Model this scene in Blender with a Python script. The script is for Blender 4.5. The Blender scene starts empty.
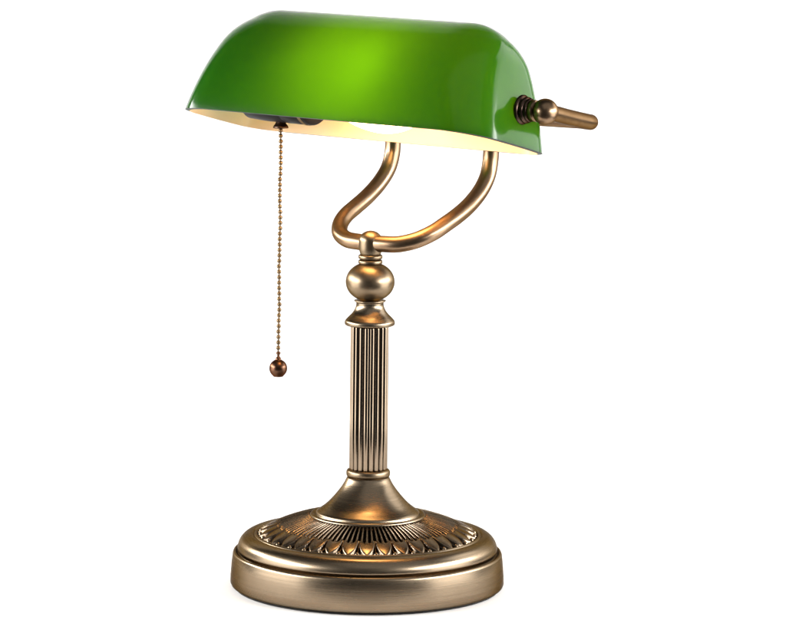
import bpy, bmesh, math, random
from math import sin, cos, pi, radians, sqrt
from mathutils import Vector, Matrix
random.seed(4)
S = 1.0 / 1588.0                      # build unit -> metres (base 17 cm across)
sc = bpy.context.scene
COL = sc.collection

# ------------------------------------------------------------------ helpers
def link(name, bm, mats, parent=None, sharp=38):
    for e in bm.edges:
        if len(e.link_faces) == 2 and e.calc_face_angle(0) > radians(sharp):
            e.smooth = False
    for f in bm.faces:
        f.smooth = True
    bmesh.ops.scale(bm, vec=(S, S, S), verts=bm.verts)
    me = bpy.data.meshes.new(name)
    bm.to_mesh(me); bm.free()
    for m in (mats if isinstance(mats, (list, tuple)) else [mats]):
        me.materials.append(m)
    o = bpy.data.objects.new(name, me)
    COL.objects.link(o)
    o.parent = parent
    return o

def lathe(bm, prof, n=128, M=None, cap0=True, cap1=True):
    M = M or Matrix.Identity(4)
    rings = []
    for r, z in prof:
        if r < 1e-6:
            rings.append([bm.verts.new(M @ Vector((0, 0, z)))])
        else:
            rings.append([bm.verts.new(M @ Vector((r * cos(2*pi*i/n), r * sin(2*pi*i/n), z))) for i in range(n)])
    for a, b in zip(rings, rings[1:]):
        for i in range(n):
            j = (i + 1) % n
            if len(a) == 1 and len(b) == 1: continue
            if len(a) == 1: bm.faces.new((a[0], b[j], b[i]))
            elif len(b) == 1: bm.faces.new((a[i], a[j], b[0]))
            else: bm.faces.new((a[i], a[j], b[j], b[i]))
    if cap0 and len(rings[0]) > 1: bm.faces.new(list(reversed(rings[0])))
    if cap1 and len(rings[-1]) > 1: bm.faces.new(rings[-1])
    return bm

def spline(pts, k=8):
    """Catmull-Rom through tuples"""
    P = [Vector(p) for p in pts]
    P = [2*P[0] - P[1]] + P + [2*P[-1] - P[-2]]
    out = []
    for i in range(1, len(P) - 2):
        p0, p1, p2, p3 = P[i-1:i+3]
        for j in range(k):
            t = j / k
            out.append(0.5*((2*p1) + (p2-p0)*t + (2*p0-5*p1+4*p2-p3)*t*t + (3*p1-p0-3*p2+p3)*t**3))
    out.append(P[-2])
    return out

def tube(bm, pts, rad, n=32, cap=True):
    pts = [Vector(p) for p in pts]
    T = []
    for i in range(len(pts)):
        a = pts[max(0, i-1)]; b = pts[min(len(pts)-1, i+1)]
        T.append((b - a).normalized())
    N = T[0].orthogonal().normalized()
    rings = []
    for i, p in enumerate(pts):
        N = (N - T[i]*N.dot(T[i])).normalized()
        B = T[i].cross(N)
        r = rad[i] if isinstance(rad, (list, tuple)) else rad
        rings.append([bm.verts.new(p + (N*cos(2*pi*k/n) + B*sin(2*pi*k/n))*r) for k in range(n)])
    for a, b in zip(rings, rings[1:]):
        for i in range(n):
            j = (i+1) % n
            bm.faces.new((a[i], a[j], b[j], b[i]))
    if cap:
        bm.faces.new(list(reversed(rings[0]))); bm.faces.new(rings[-1])
    return bm

def axis_matrix(p, d):
    d = Vector(d).normalized()
    q = Vector((0, 0, 1)).rotation_difference(d)
    return Matrix.Translation(p) @ q.to_matrix().to_4x4()

# ------------------------------------------------------------------ materials
def new_mat(name):
    m = bpy.data.materials.new(name); m.use_nodes = True
    nt = m.node_tree; nt.nodes.clear()
    return m, nt, nt.nodes, nt.links

def metal(name, col, col2, rough, aniso=0.0, streak=(6, 6, 900), bump=0.0, radial=True, attr=None, dark=None):
    m, nt, N, L = new_mat(name)
    out = N.new('ShaderNodeOutputMaterial'); b = N.new('ShaderNodeBsdfPrincipled')
    b.inputs['Metallic'].default_value = 1
    b.inputs['Specular Tint'].default_value = (.22, .20, .18, 1)
    L.new(b.outputs[0], out.inputs[0])
    tc = N.new('ShaderNodeTexCoord'); mp = N.new('ShaderNodeMapping')
    mp.inputs['Scale'].default_value = streak
    L.new(tc.outputs['Object'], mp.inputs[0])
    nz = N.new('ShaderNodeTexNoise'); nz.inputs['Scale'].default_value = 1.0
    nz.inputs['Detail'].default_value = 5; nz.inputs['Roughness'].default_value = .65
    L.new(mp.outputs[0], nz.inputs['Vector'])
    n2 = N.new('ShaderNodeTexNoise'); n2.inputs['Scale'].default_value = 38; n2.inputs['Detail'].default_value = 3
    L.new(tc.outputs['Object'], n2.inputs['Vector'])
    ad = N.new('ShaderNodeMath'); ad.operation = 'MULTIPLY_ADD'
    L.new(n2.outputs[0], ad.inputs[0]); ad.inputs[1].default_value = .45
    L.new(nz.outputs[0], ad.inputs[2])
    cr = N.new('ShaderNodeMapRange'); cr.inputs[1].default_value = .45; cr.inputs[2].default_value = 1.0
    L.new(ad.outputs[0], cr.inputs[0])
    mx = N.new('ShaderNodeMix'); mx.data_type = 'RGBA'
    mx.inputs[6].default_value = (*col, 1); mx.inputs[7].default_value = (*col2, 1)
    L.new(cr.outputs[0], mx.inputs[0])
    colout = mx.outputs[2]
    rr = N.new('ShaderNodeMapRange'); rr.inputs[3].default_value = rough*.82; rr.inputs[4].default_value = rough*1.2
    L.new(cr.outputs[0], rr.inputs[0])
    rout = rr.outputs[0]
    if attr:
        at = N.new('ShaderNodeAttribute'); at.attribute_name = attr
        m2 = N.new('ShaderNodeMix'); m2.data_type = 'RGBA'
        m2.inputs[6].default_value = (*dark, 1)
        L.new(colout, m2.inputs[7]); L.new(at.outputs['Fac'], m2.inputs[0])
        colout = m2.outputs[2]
    L.new(colout, b.inputs['Base Color']); L.new(rout, b.inputs['Roughness'])
    if aniso:
        b.inputs['Anisotropic'].default_value = aniso
        tg = N.new('ShaderNodeTangent'); tg.direction_type = 'RADIAL'; tg.axis = 'Z'
        L.new(tg.outputs[0], b.inputs['Tangent'])
    if bump:
        bp = N.new('ShaderNodeBump'); bp.inputs['Strength'].default_value = bump; bp.inputs['Distance'].default_value = .0004
        L.new(nz.outputs[0], bp.inputs['Height']); L.new(bp.outputs[0], b.inputs['Normal'])
    return m

BR_A, BR_B = (.272, .211, .147), (.198, .151, .102)
M_BRUSH = metal('brushed_antique_brass', BR_A, BR_B, .27, aniso=.55, bump=.06)
M_BRASS = metal('antique_brass', (.27, .205, .135), (.18, .132, .083), .35, streak=(60, 60, 60), bump=.02)
M_TUBE = metal('antique_brass_tube', (.31, .21, .132), (.20, .132, .08), .32, streak=(90, 90, 90), bump=.04)
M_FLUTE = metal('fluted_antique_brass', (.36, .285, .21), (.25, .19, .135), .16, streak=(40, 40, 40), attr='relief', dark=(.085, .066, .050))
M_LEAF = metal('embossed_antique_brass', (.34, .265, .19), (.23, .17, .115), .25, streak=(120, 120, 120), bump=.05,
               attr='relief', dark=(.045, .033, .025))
M_DARK = metal('dark_bronze', (.10, .065, .05), (.06, .04, .03), .3, streak=(150, 150, 150), bump=.03)
M_BEAD = metal('aged_brass_bead', (.26, .19, .115), (.14, .10, .06), .3, streak=(200, 200, 200))
M_PEND = metal('bronze_pendant', (.17, .085, .05), (.08, .045, .03), .3, streak=(120, 120, 120), bump=.05)

m, nt, N, L = new_mat('black_felt'); M_FELT = m
o = N.new('ShaderNodeOutputMaterial'); b = N.new('ShaderNodeBsdfPrincipled')
b.inputs['Base Color'].default_value = (.012, .011, .010, 1); b.inputs['Roughness'].default_value = .9
L.new(b.outputs[0], o.inputs[0])

m, nt, N, L = new_mat('black_bakelite'); M_SOCK = m
o = N.new('ShaderNodeOutputMaterial'); b = N.new('ShaderNodeBsdfPrincipled')
b.inputs['Base Color'].default_value = (.006, .0045, .005, 1); b.inputs['Specular IOR Level'].default_value = .1; b.inputs['Roughness'].default_value = .5
nz = N.new('ShaderNodeTexNoise'); nz.inputs['Scale'].default_value = 300
bp = N.new('ShaderNodeBump'); bp.inputs['Strength'].default_value = .05; L.new(nz.outputs[0], bp.inputs['Height'])
L.new(bp.outputs[0], b.inputs['Normal']); L.new(b.outputs[0], o.inputs[0])

# green cased glass: the outside is green glass, the inside a white opal layer
def glass(name, dif, tra, mixf, gloss=True):
    m, nt, N, L = new_mat(name)
    o = N.new('ShaderNodeOutputMaterial')
    d = N.new('ShaderNodeBsdfDiffuse'); t = N.new('ShaderNodeBsdfTranslucent')
    tc = N.new('ShaderNodeTexCoord'); nz = N.new('ShaderNodeTexNoise')
    nz.inputs['Scale'].default_value = 16; nz.inputs['Detail'].default_value = 2
    L.new(tc.outputs['Object'], nz.inputs['Vector'])
    for node, c in ((d, dif), (t, tra)):
        mx = N.new('ShaderNodeMix'); mx.data_type = 'RGBA'
        mx.inputs[6].default_value = (*[v*.9 for v in c], 1); mx.inputs[7].default_value = (*[min(1, v*1.1) for v in c], 1)
        L.new(nz.outputs[0], mx.inputs[0]); L.new(mx.outputs[2], node.inputs[0])
    ms = N.new('ShaderNodeMixShader'); ms.inputs[0].default_value = mixf
    L.new(d.outputs[0], ms.inputs[1]); L.new(t.outputs[0], ms.inputs[2])
    g = N.new('ShaderNodeBsdfGlossy'); g.inputs['Roughness'].default_value = .12
    fr = N.new('ShaderNodeFresnel'); fr.inputs[0].default_value = 1.32
    ge = N.new('ShaderNodeNewGeometry'); mu = N.new('ShaderNodeMath'); mu.operation = 'SUBTRACT'; mu.use_clamp = True
    L.new(fr.outputs[0], mu.inputs[0]); L.new(ge.outputs['Backfacing'], mu.inputs[1])
    n2 = N.new('ShaderNodeTexNoise'); n2.inputs['Scale'].default_value = 22; n2.inputs['Detail'].default_value = 1
    L.new(tc.outputs['Object'], n2.inputs['Vector'])
    bp = N.new('ShaderNodeBump'); bp.inputs['Strength'].default_value = .10; bp.inputs['Distance'].default_value = .002
    L.new(n2.outputs[0], bp.inputs['Height']); L.new(bp.outputs[0], g.inputs['Normal'])
    m2 = N.new('ShaderNodeMixShader'); L.new(mu.outputs[0], m2.inputs[0])
    L.new(ms.outputs[0], m2.inputs[1]); L.new(g.outputs[0], m2.inputs[2])
    L.new(m2.outputs[0], o.inputs[0])
    return m
M_GREEN = glass('green_glass', (.003, .070, .008), (.09, .37, .0015), .60)
M_OPAL = glass('white_opal_glass', (.86, .64, .48), (.95, .84, .70), .30)

m, nt, N, L = new_mat('ground_glass_edge'); M_EDGE = m
o = N.new('ShaderNodeOutputMaterial'); b = N.new('ShaderNodeBsdfPrincipled')
b.inputs['Base Color'].default_value = (.003, .022, .006, 1); b.inputs['Roughness'].default_value = .5
b.inputs['Specular IOR Level'].default_value = .2
L.new(b.outputs[0], o.inputs[0])

m, nt, N, L = new_mat('lit_frosted_bulb'); M_BULB = m
o = N.new('ShaderNodeOutputMaterial'); e = N.new('ShaderNodeEmission')
e.inputs[0].default_value = (1, .62, .26, 1); e.inputs[1].default_value = 20.0
L.new(e.outputs[0], o.inputs[0])

m, nt, N, L = new_mat('white_paper'); M_WHITE = m
o = N.new('ShaderNodeOutputMaterial'); b = N.new('ShaderNodeBsdfPrincipled')
nz = N.new('ShaderNodeTexNoise'); nz.inputs['Scale'].default_value = 400
mx = N.new('ShaderNodeMix'); mx.data_type = 'RGBA'
mx.inputs[6].default_value = (.88, .88, .88, 1); mx.inputs[7].default_value = (.92, .92, .92, 1)
L.new(nz.outputs[0], mx.inputs[0]); L.new(mx.outputs[2], b.inputs['Base Color'])
b.inputs['Roughness'].default_value = .8; b.inputs['Specular IOR Level'].default_value = .2
L.new(b.outputs[0], o.inputs[0])

# ------------------------------------------------------------------ setting: white paper sweep
bm = bmesh.new()
prof = [(-345, 0), (250, 0), (900, 0)]
R = 700
for i in range(1, 25):
    a = pi/2 * i/24
    prof.append((900 + R*sin(a), R - R*cos(a)))
prof.append((1600, 2600))
Wd = 720
prev = None
for y, z in prof:
    wd = Wd + 620*max(0, min(1, (y - 250)/650))
    cur = (bm.verts.new((-wd, y, z)), bm.verts.new((wd, y, z)))
    if prev: bm.faces.new((prev[0], prev[1], cur[1], cur[0]))
    prev = cur
ground = link('ground', bm, M_WHITE)
ground['kind'] = 'structure'
ground['label'] = 'seamless white paper surface and background'

# ------------------------------------------------------------------ lamp
lamp = bpy.data.objects.new('table_lamp', None); COL.objects.link(lamp)
lamp['label'] = "antique brass banker's desk lamp with lit green glass shade and pull chain"
lamp['category'] = 'table lamp'

# --- base
bm = bmesh.new()
pr = [(132.5, 2.2), (135.6, 3.2), (136.6, 5.5), (136.4, 12), (135.6, 24), (134.6, 33.2), (133.8, 35.4), (132.6, 36.2), (131.6, 36.0),
      (130.6, 34.6), (129.4, 33.6), (128.2, 33.8), (128.0, 35.4), (128.6, 37), (129.9, 38)]
for i in range(1, 17):                # the convex moulding
    a = pi/2*i/16
    pr.append((129.9 - 14.2*(1 - cos(a)), 38 + 15.0*sin(a)))
pr += [(115.2, 53.0), (114.6, 51.8), (113.6, 51.4), (112.9, 52.4), (112.2, 53.6), (111.2, 53.9), (110.2, 53.2), (109.6, 51.5), (60, 60)]
lathe(bm, pr, 192, cap0=True, cap1=False)
base = link('base', bm, M_BRUSH, lamp, sharp=50)

bm = bmesh.new()
lathe(bm, [(131.8, 0.02), (132.4, .6), (132.4, 2.6), (120, 2.9)], 128)
link('felt_pad', bm, M_FELT, base)

# --- embossed leaf band (36 leaves, three flutes each)
NL = 36
NA, NR = NL*28, 64
bm = bmesh.new()
rel = bm.verts.layers.float.new('relief')
R0, R1 = 55.0, 111.0
def dome(t):                          # t 0 inner .. 1 outer
    return 71.5 - 19.6*(.38*t + .62*t**2.0)
def sstep(a, b, x):
    x = max(0, min(1, (x-a)/(b-a))); return x*x*(3-2*x)
grid = []
for i in range(NR+1):
    t = i/NR
    r = R0 + (R1-R0)*t
    row = []
    for j in range(NA):
        th = 2*pi*j/NA
        u = (th/(2*pi)*NL) % 1.0 - .5             # -0.5..0.5 across a leaf
        # leaf outline: full width to t=.66, ogee to a point at t=.985
        if t < .62: w = .5
        else:
            q = min(1, (t-.62)/.365)
            w = .5*(1 - q**2.9)*(1 - .05*sin(pi*q))
        inside = sstep(-.02, .05, w - abs(u)) if t > .61 else 1.0
        fl = abs(cos(3*pi*(u+.5)+pi/2))           # three rounded flutes per leaf, grooves between
        fl = fl**1.6
        ft = 1 - sstep(.54, .74 - .25*abs(u), t)   # flutes die out into the leaf tip
        f0 = sstep(.0, .10, t)
        h_fl = (-3.6 + 4.4*fl)*f0
        tip = .45 + .55*max(0, 1-(u/(w+.03))**2) - .7*sstep(.82, 1, t)
        h = inside*(ft*h_fl + (1-ft)*tip) + (1-inside)*(-3.8)
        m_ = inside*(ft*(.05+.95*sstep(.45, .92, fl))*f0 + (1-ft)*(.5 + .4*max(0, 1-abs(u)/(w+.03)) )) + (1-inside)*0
        # bead between the tips
        ub = (u if u > 0 else u + 1) - .5         # 0 on the line between two leaves
        du = ub*2*pi*r/NL; dr = (t-.935)*(R1-R0)
        d2 = (du*du + dr*dr)/(2.4*2.4)
        if d2 < 1:
            hb = -2.0 + 3.2*sqrt(1-d2)
            if hb > h: h = hb; m_ = .9
        if t > .985: h = h*.2 - 1.0
        z = dome(t) + h
        v = bm.verts.new((r*cos(th + pi/NL), r*sin(th + pi/NL), z)); v[rel] = m_
        row.append(v)
    grid.append(row)
for a, b_ in zip(grid, grid[1:]):
    for j in range(NA):
        k = (j+1) % NA
        bm.faces.new((a[j], b_[j], b_[k], a[k]))
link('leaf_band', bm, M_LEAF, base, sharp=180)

# --- bell skirt with its ring
bm = bmesh.new()
bell = [(57.5, 69.0), (57.8, 71.5), (56.8, 73.2), (55.2, 73.6), (53.8, 72.4), (52.6, 71.6), (51.8, 72.6), (51.6, 74.2), (50.6, 75.6), (49.2, 76.6)]
sp = spline([(49.2, 76.6), (43.0, 81.2), (37.2, 86.7), (32.2, 92.4), (27.8, 98.0), (24.1, 103.6), (21.3, 109.0)], 5)
bell += [(p.x, p.y) for p in sp[1:]] + [(20.2, 110.4)]
lathe(bm, bell, 128, cap0=False)
skirt = link('bell_skirt', bm, M_BRUSH, lamp, sharp=60)

bm = bmesh.new()
lathe(bm, [(19.8, 109.8), (21.0, 110.3), (21.8, 111.6), (22.0, 113.4), (21.8, 115.4), (21.0, 116.8), (19.9, 117.4), (18, 117.6)], 96)
link('column_ring', bm, M_BRASS, lamp)

# --- fluted column
bm = bmesh.new()
NF = 20; per = 16
crel = bm.verts.layers.float.new('relief')
def col_ring(z, dr=0):
    ring = []
    for j in range(NF*per):
        th = 2*pi*j/(NF*per); u = (j % per)/per
        r = 16.6 + 2.7*sqrt(max(0, sin(pi*u)))*1.0 + dr
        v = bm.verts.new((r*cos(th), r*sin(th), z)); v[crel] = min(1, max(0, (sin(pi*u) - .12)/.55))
        ring.append(v)
    return ring
rr = [col_ring(z, d) for z, d in ((117.2, -.6), (118.6, 0), (165, 0), (212, 0), (259.4, 0), (261.4, -.3))]
for a, b_ in zip(rr, rr[1:]):
    n = len(a)
    for j in range(n):
        k = (j+1) % n
        bm.faces.new((a[j], a[k], b_[k], b_[j]))
bm.faces.new(list(reversed(rr[0]))); bm.faces.new(rr[-1])
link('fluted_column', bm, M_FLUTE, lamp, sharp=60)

# --- flared cap above the column
bm = bmesh.new()
cap = [(18.0, 261.2), (23.6, 261.2), (24.7, 261.8), (25.2, 263.2), (25.0, 265.2), (24.2, 266.6)]
sp = spline([(24.2, 266.6), (21.4, 269.6), (18.2, 272.8), (15.6, 276.4), (14.0, 280.4), (13.6, 284.0)], 5)
cap += [(p.x, p.y) for p in sp[1:]] + [(15.2, 284.8), (16.0, 286.0)]
lathe(bm, cap, 96)
link('column_cap', bm, M_BRUSH, lamp, sharp=55)

# --- ball knop
bm = bmesh.new()
pr = []
for i in range(41):
    a = -pi/2*.86 + (pi/2*.86 + pi/2*.74)*i/40
    pr.append((24.5*cos(a)**.92, 304.6 + 19.6*sin(a)))
lathe(bm, pr, 96)
link('ball_knop', bm, M_BRASS, lamp)

# --- two thin rings and the hub
for z0 in (322.6, 327.7):
    bm = bmesh.new()
    lathe(bm, [(10.2, z0-.5), (11.4, z0), (12.1, z0+.9), (12.1, z0+3.0), (11.4, z0+3.8), (10.2, z0+4.2)], 64)
    link('neck_ring', bm, M_BRASS, lamp)
bm = bmesh.new()
pr = [(9.6, 321.5), (9.6, 331.4), (10.2, 332.2), (10.6, 333.6), (11.5, 336.0), (11.8, 338.5), (11.8, 345.5)]
for i in range(1, 11):
    a = pi/2*i/10
    pr.append((11.8*cos(a), 345.5 + 10.2*sin(a)))
pr[-1] = (0, 355.7)
lathe(bm, pr, 64, cap0=True)
hub = link('yoke_hub', bm, M_BRASS, lamp)

# ------------------------------------------------------------------ yoke, behind the shade
PSI = 0.610725
U = Vector((cos(PSI), -sin(PSI), 0)); V = Vector((sin(PSI), cos(PSI), 0)); Z = Vector((0, 0, 1))
def P(u, v, z): return U*u + V*v + Z*z
TR = 8.2
for sgn in (-1, 1):
    bm = bmesh.new()
    ctrl = [(0, 0, 343.2), (16, .5, 343.4), (32, 4, 344.2), (47, 13, 348.6), (57.0, 27, 355.6), (61.3, 43, 363.0), (62.6, 62, 370.0), (62.8, 83, 379.0),
            (62.4, 103, 391), (61.6, 117, 404.5), (61, 123.3, 419), (61, 125, 434), (61.4, 125.5, 446), (65, 126.2, 456.5), (75, 128.5, 464),
            (88, 130.5, 466.2), (110, 133, 466.4), (140, 134, 466.4), (160, 134, 466.4)]
    ctrl += [(171, 132.6, 465.9), (177.6, 127.5, 466.3), (180.6, 117, 467.6), (182.6, 103, 469.8), (186.6, 72, 475), (190.4, 45, 479.8), (193.8, 18, 484.4)]
    pts = []
    for (a, v, z) in ctrl:
        k = max(0, min(1, (a - 60)/120))
        pts.append(P(sgn*a + (-22*k if sgn < 0 else 0), v + (15*k*k*max(0, min(1, (130-v)/110)) if sgn < 0 else 0), z + (6.4*k if sgn < 0 else 0)))
    sp = spline(pts, 8)
    rad = []
    for i in range(len(sp)):
        f = i/(len(sp)-1)
        rad.append(TR - .2*sstep(.55, .75, f))
    tube(bm, sp, rad, 36)
    link('yoke_arm', bm, M_TUBE, lamp, sharp=60)

# ------------------------------------------------------------------ shade
uc, vc, zc, LS, WS, TILT, ROLL = -13.3, 0.0, 454.3, 374.0, 155.0, .2244, .0153
Us = U*cos(ROLL) - Z*sin(ROLL)
Vs = V*cos(TILT) - Z*sin(TILT)
Ns = Us.cross(Vs).normalized()
C0 = P(uc, vc, zc)
HS = 117.0
def SL(p, q, h): return C0 + Us*p + Vs*q + Ns*h
bm = bmesh.new()
K = 56
CORN = 12; LONG = 36; SHORT = 18
rings = []
for i in range(K+1):
    fr_ = i/K
    ph = pi/2*fr_
    h = HS*sin(ph)
    cph = max(1e-6, cos(ph)); b2 = WS/2*cph**.94
    a2 = LS/2 - 5 - .25*h
    RR = 40.0
    if h > HS - RR:
        x = (h - (HS-RR))/RR
        a2 -= RR*.9*(1 - sqrt(max(0, 1 - x*x)))
    rc = min(38.0, b2*.999)
    ring = []
    def add(p, q):
        e = max(0, 1 - (q/max(b2, 1e-3))**2)
        p += (1 if p > 0 else -1)*6*e*min(1, b2/40) if abs(p) > a2 - rc - .01 else 0
        q *= cph**.19 if q < 0 else cph**-.30
        ring.append(bm.verts.new(SL(p, q, h)))
    for k in range(LONG): add(-(a2-rc) + 2*(a2-rc)*k/LONG, -b2)
    for k in range(CORN): t = -pi/2 + pi/2*k/CORN; add(a2-rc + rc*cos(t), -(b2-rc) + rc*sin(t))
    for k in range(SHORT): add(a2, -(b2-rc) + 2*(b2-rc)*k/SHORT)
    for k in range(CORN): t = pi/2*k/CORN; add(a2-rc + rc*cos(t), (b2-rc) + rc*sin(t))
    for k in range(LONG): add((a2-rc) - 2*(a2-rc)*k/LONG, b2)
    for k in range(CORN): t = pi/2 + pi/2*k/CORN; add(-(a2-rc) + rc*cos(t), (b2-rc) + rc*sin(t))
    for k in range(SHORT): add(-a2, (b2-rc) - 2*(b2-rc)*k/SHORT)
    for k in range(CORN): t = pi + pi/2*k/CORN; add(-(a2-rc) + rc*cos(t), -(b2-rc) + rc*sin(t))
    rings.append(ring)
n = len(rings[0])
for a, b_ in zip(rings, rings[1:]):
    for i in range(n):
        j = (i+1) % n
        bm.faces.new((a[i], a[j], b_[j], b_[i]))
bmesh.ops.remove_doubles(bm, verts=bm.verts, dist=.05)
bmesh.ops.dissolve_degenerate(bm, edges=bm.edges, dist=.02)
bmesh.ops.recalc_face_normals(bm, faces=bm.faces)
top = max(bm.faces, key=lambda f: f.calc_center_median().z)
if top.normal.z < 0: bmesh.ops.reverse_faces(bm, faces=bm.faces)
for e in bm.edges:
    if e.is_boundary: e.smooth = False
shade = link('glass_shade', bm, [M_GREEN, M_OPAL, M_EDGE], lamp, sharp=75)
shade['label'] = 'green glass shade, white inside and lit from within'
so = shade.modifiers.new('thickness', 'SOLIDIFY')
so.thickness = 4.6*S; so.offset = -1; so.use_even_offset = True
so.material_offset = 1; so.material_offset_rim = 2

# pivots at both ends of the shade
pu, pv, ph_ = 0, 8.0, 36.0
for sgn in (-1, 1):
    end = SL(sgn*(LS/2 - .25*ph_ + 1.5), pv if sgn > 0 else pv + 16, ph_)
    d = Us*sgn
    Mx = axis_matrix(end, d)
    bm = bmesh.new()
    lathe(bm, [(6, -6), (13.6, .2), (14.6, 1.2), (14.8, 2.8), (13.8, 4.2), (11.6, 4.6), (11.2, 5.2), (12.6, 5.8), (13.2, 6.8), (12.8, 8.4), (11.4, 9.0), (10.6, 9.6), (11.4, 10.2), (11.8, 11.2), (11.0, 12.4), (10.4, 12.8)], 64, Mx)
    nut = link('pivot_nut', bm, M_DARK, lamp)
    bm = bmesh.new()
    pr = [(10.6, 12.0), (10.6, 17.5), (10.2, 19)]
    for i in range(0, 25):
        a = -pi/2*.62 + (pi/2*.62 + pi/2)*i/24
        pr.append((12.9*cos(a), 28.5 + 12.9*sin(a)))
    pr[-1] = (0, 41.4)
    lathe(bm, pr, 48, Mx)
    link('pivot_knob', bm, M_TUBE, lamp)

# ------------------------------------------------------------------ socket, bulb, chain
BV = 8.0
def axis_pt(u, z0=484.0, v=BV): return P(u, v, z0 - .0153*(u+60))
d = Us
Mx = axis_matrix(axis_pt(-172), d)
bm = bmesh.new()
lathe(bm, [(9, -22), (9, 0), (15, 2), (20.5, 9), (26.6, 18), (28, 40), (28, 62), (27.4, 63), (27.4, 65), (28.2, 66), (28.2, 84), (27.6, 85), (27.6, 87.5), (28.2, 88.5), (28.2, 95), (27, 97), (19, 97)], 72, Mx)
sock = link('bulb_socket', bm, M_SOCK, lamp)
bm = bmesh.new()
lathe(bm, [(28.5, 88.2), (28.8, 89), (28.8, 91.2), (28.5, 92)], 72, Mx, cap0=False, cap1=False)
link('socket_band', bm, M_BRASS, sock)
# pull-chain nozzle under the socket
nz_ = P(-119.5, BV, 0)
bm = bmesh.new()
lathe(bm, [(3.2, 452.4), (7.6, 450.9), (8.0, 451.6), (7.2, 453.4), (5.6, 455.4), (4.8, 457.5), (4.8, 466)][0:], 40, Matrix.Translation(nz_))
link('chain_nozzle', bm, M_DARK, sock)

bm = bmesh.new()
Mx = axis_matrix(axis_pt(-72, 496.0, -8), d)
pr = [(17, 0), (17.5, 4), (18.4, 12), (20.8, 24), (25, 38), (30.5, 52), (35.4, 66), (38.2, 78)]
sp = spline(pr, 4); prb = [(p.x, p.y) for p in sp]
for i in range(1, 25):
    a = pi/2*i/24
    prb.append((42.0*cos(a)*(1) if i < 24 else 0, 0))
prb = [(p.x, p.y) for p in spline(pr + [(39.8, 90), (39.8, 100), (37.6, 112), (33, 123), (24, 131.5), (13, 136.5), (0.001, 138)], 5)]
prb[-1] = (0, 138)
lathe(bm, prb, 64, Mx)
bulb = link('light_bulb', bm, M_BULB, lamp)

# bead chain: small beads joined by short wire links
bm = bmesh.new()
z = 448.5; x0, y0 = nz_.x, nz_.y
k = 0
step = 5.55
while z > 221.5:
    wob = .3*sin(k*.45) + random.uniform(-.22, .22)
    lathe(bm, [(0, -2.35), (1.3, -1.95), (2.1, -1.05), (2.35, 0), (2.1, 1.05), (1.3, 1.95), (0, 2.35)], 14,
          Matrix.Translation((x0 + wob, y0, z)))
    lathe(bm, [(.85, -step-.1), (.85, 0)], 8, Matrix.Translation((x0 + wob*.8, y0, z)))
    z -= step; k += 1
lathe(bm, [(.9, 445), (.9, 453)], 8, Matrix.Translation((x0, y0, 0)))
chain = link('pull_chain', bm, M_BEAD, lamp)
bm = bmesh.new()
pr = [(0, 197.2), (4.6, 197.2), (5.4, 197.7)]
for i in range(0, 25):
    a = -.93 + (.93 + 1.22)*i/24
    pr.append((9.2*cos(a), 205.6 + 9.2*sin(a)))
pr += [(2.9, 215.0), (2.5, 216.6), (1.6, 217.2), (1.2, 219.4), (2.2, 220.4), (2.2, 222.2), (0, 223)]
lathe(bm, pr, 48, Matrix.Translation((x0, y0, 0)))
link('chain_pendant', bm, M_PEND, chain)

# ------------------------------------------------------------------ camera
F_PX, YH, HC, DC, CX0, CR = 3600.0, -178.5, 765.0, 3600.0, 17.9686, .0105
cam = bpy.data.cameras.new('camera'); co = bpy.data.objects.new('camera', cam); COL.objects.link(co)
c, s = cos(CR), sin(CR)
co.matrix_world = Matrix(((c, -s, 0, CX0*S), (0, 0, -1, -DC*S), (s, c, 0, HC*S), (0, 0, 0, 1)))
cam.sensor_fit = 'HORIZONTAL'; cam.sensor_width = 36
cam.lens = 36*F_PX/786
cam.shift_x = 0; cam.shift_y = -(315 - YH)/786
cam.clip_start = .05; cam.clip_end = 50
sc.camera = co

# ------------------------------------------------------------------ light
def area(name, loc, target, w, h, power, col=(1, 1, 1)):
    l = bpy.data.lights.new(name, 'AREA'); l.shape = 'RECTANGLE'; l.size = w; l.size_y = h
    l.energy = power; l.color = col
    ob = bpy.data.objects.new(name, l); COL.objects.link(ob)
    ob.location = loc
    ob.rotation_euler = (Vector(target) - Vector(loc)).to_track_quat('-Z', 'Y').to_euler()
    return ob
area('softbox', (-1.05, -.22, .02), (0, -.05, .05), 1.0, .56, 7.5, (1, .985, .965))
area('softbox', (1.05, -.28, .02), (0, -.05, .05), .85, .56, 6.5, (1, .985, .965))
area('strip_softbox', (-1.0, 0, .44), (0, .0, .05), 1.5, .22, 24, (1, .99, .975))
area('strip_softbox', (.98, -.30, .44), (0, -.02, .05), 1.2, .22, 19.5, (1, .99, .975))
area('dim_softbox', (1.0, .50, .60), (.1, .2, .25), .8, .9, 7, (1, .99, .98))
area('overhead_softbox', (.35, -.80, 1.45), (0, 0, .1), 1.9, 1.4, 3.2, (1, .985, .965))

w = bpy.data.worlds.new('World'); sc.world = w; w.use_nodes = True
w.node_tree.nodes['Background'].inputs[0].default_value = (1, 1, 1, 1)
w.node_tree.nodes['Background'].inputs[1].default_value = .035

vs = sc.view_settings
vs.view_transform = 'Standard'; vs.look = 'None'; vs.exposure = 0; vs.gamma = 1
sc.render.engine = 'CYCLES'
cy = sc.cycles
cy.max_bounces = 16; cy.diffuse_bounces = 7; cy.glossy_bounces = 6; cy.transmission_bounces = 8
cy.sample_clamp_indirect = 8; cy.caustics_reflective = True
cy.use_denoising = True
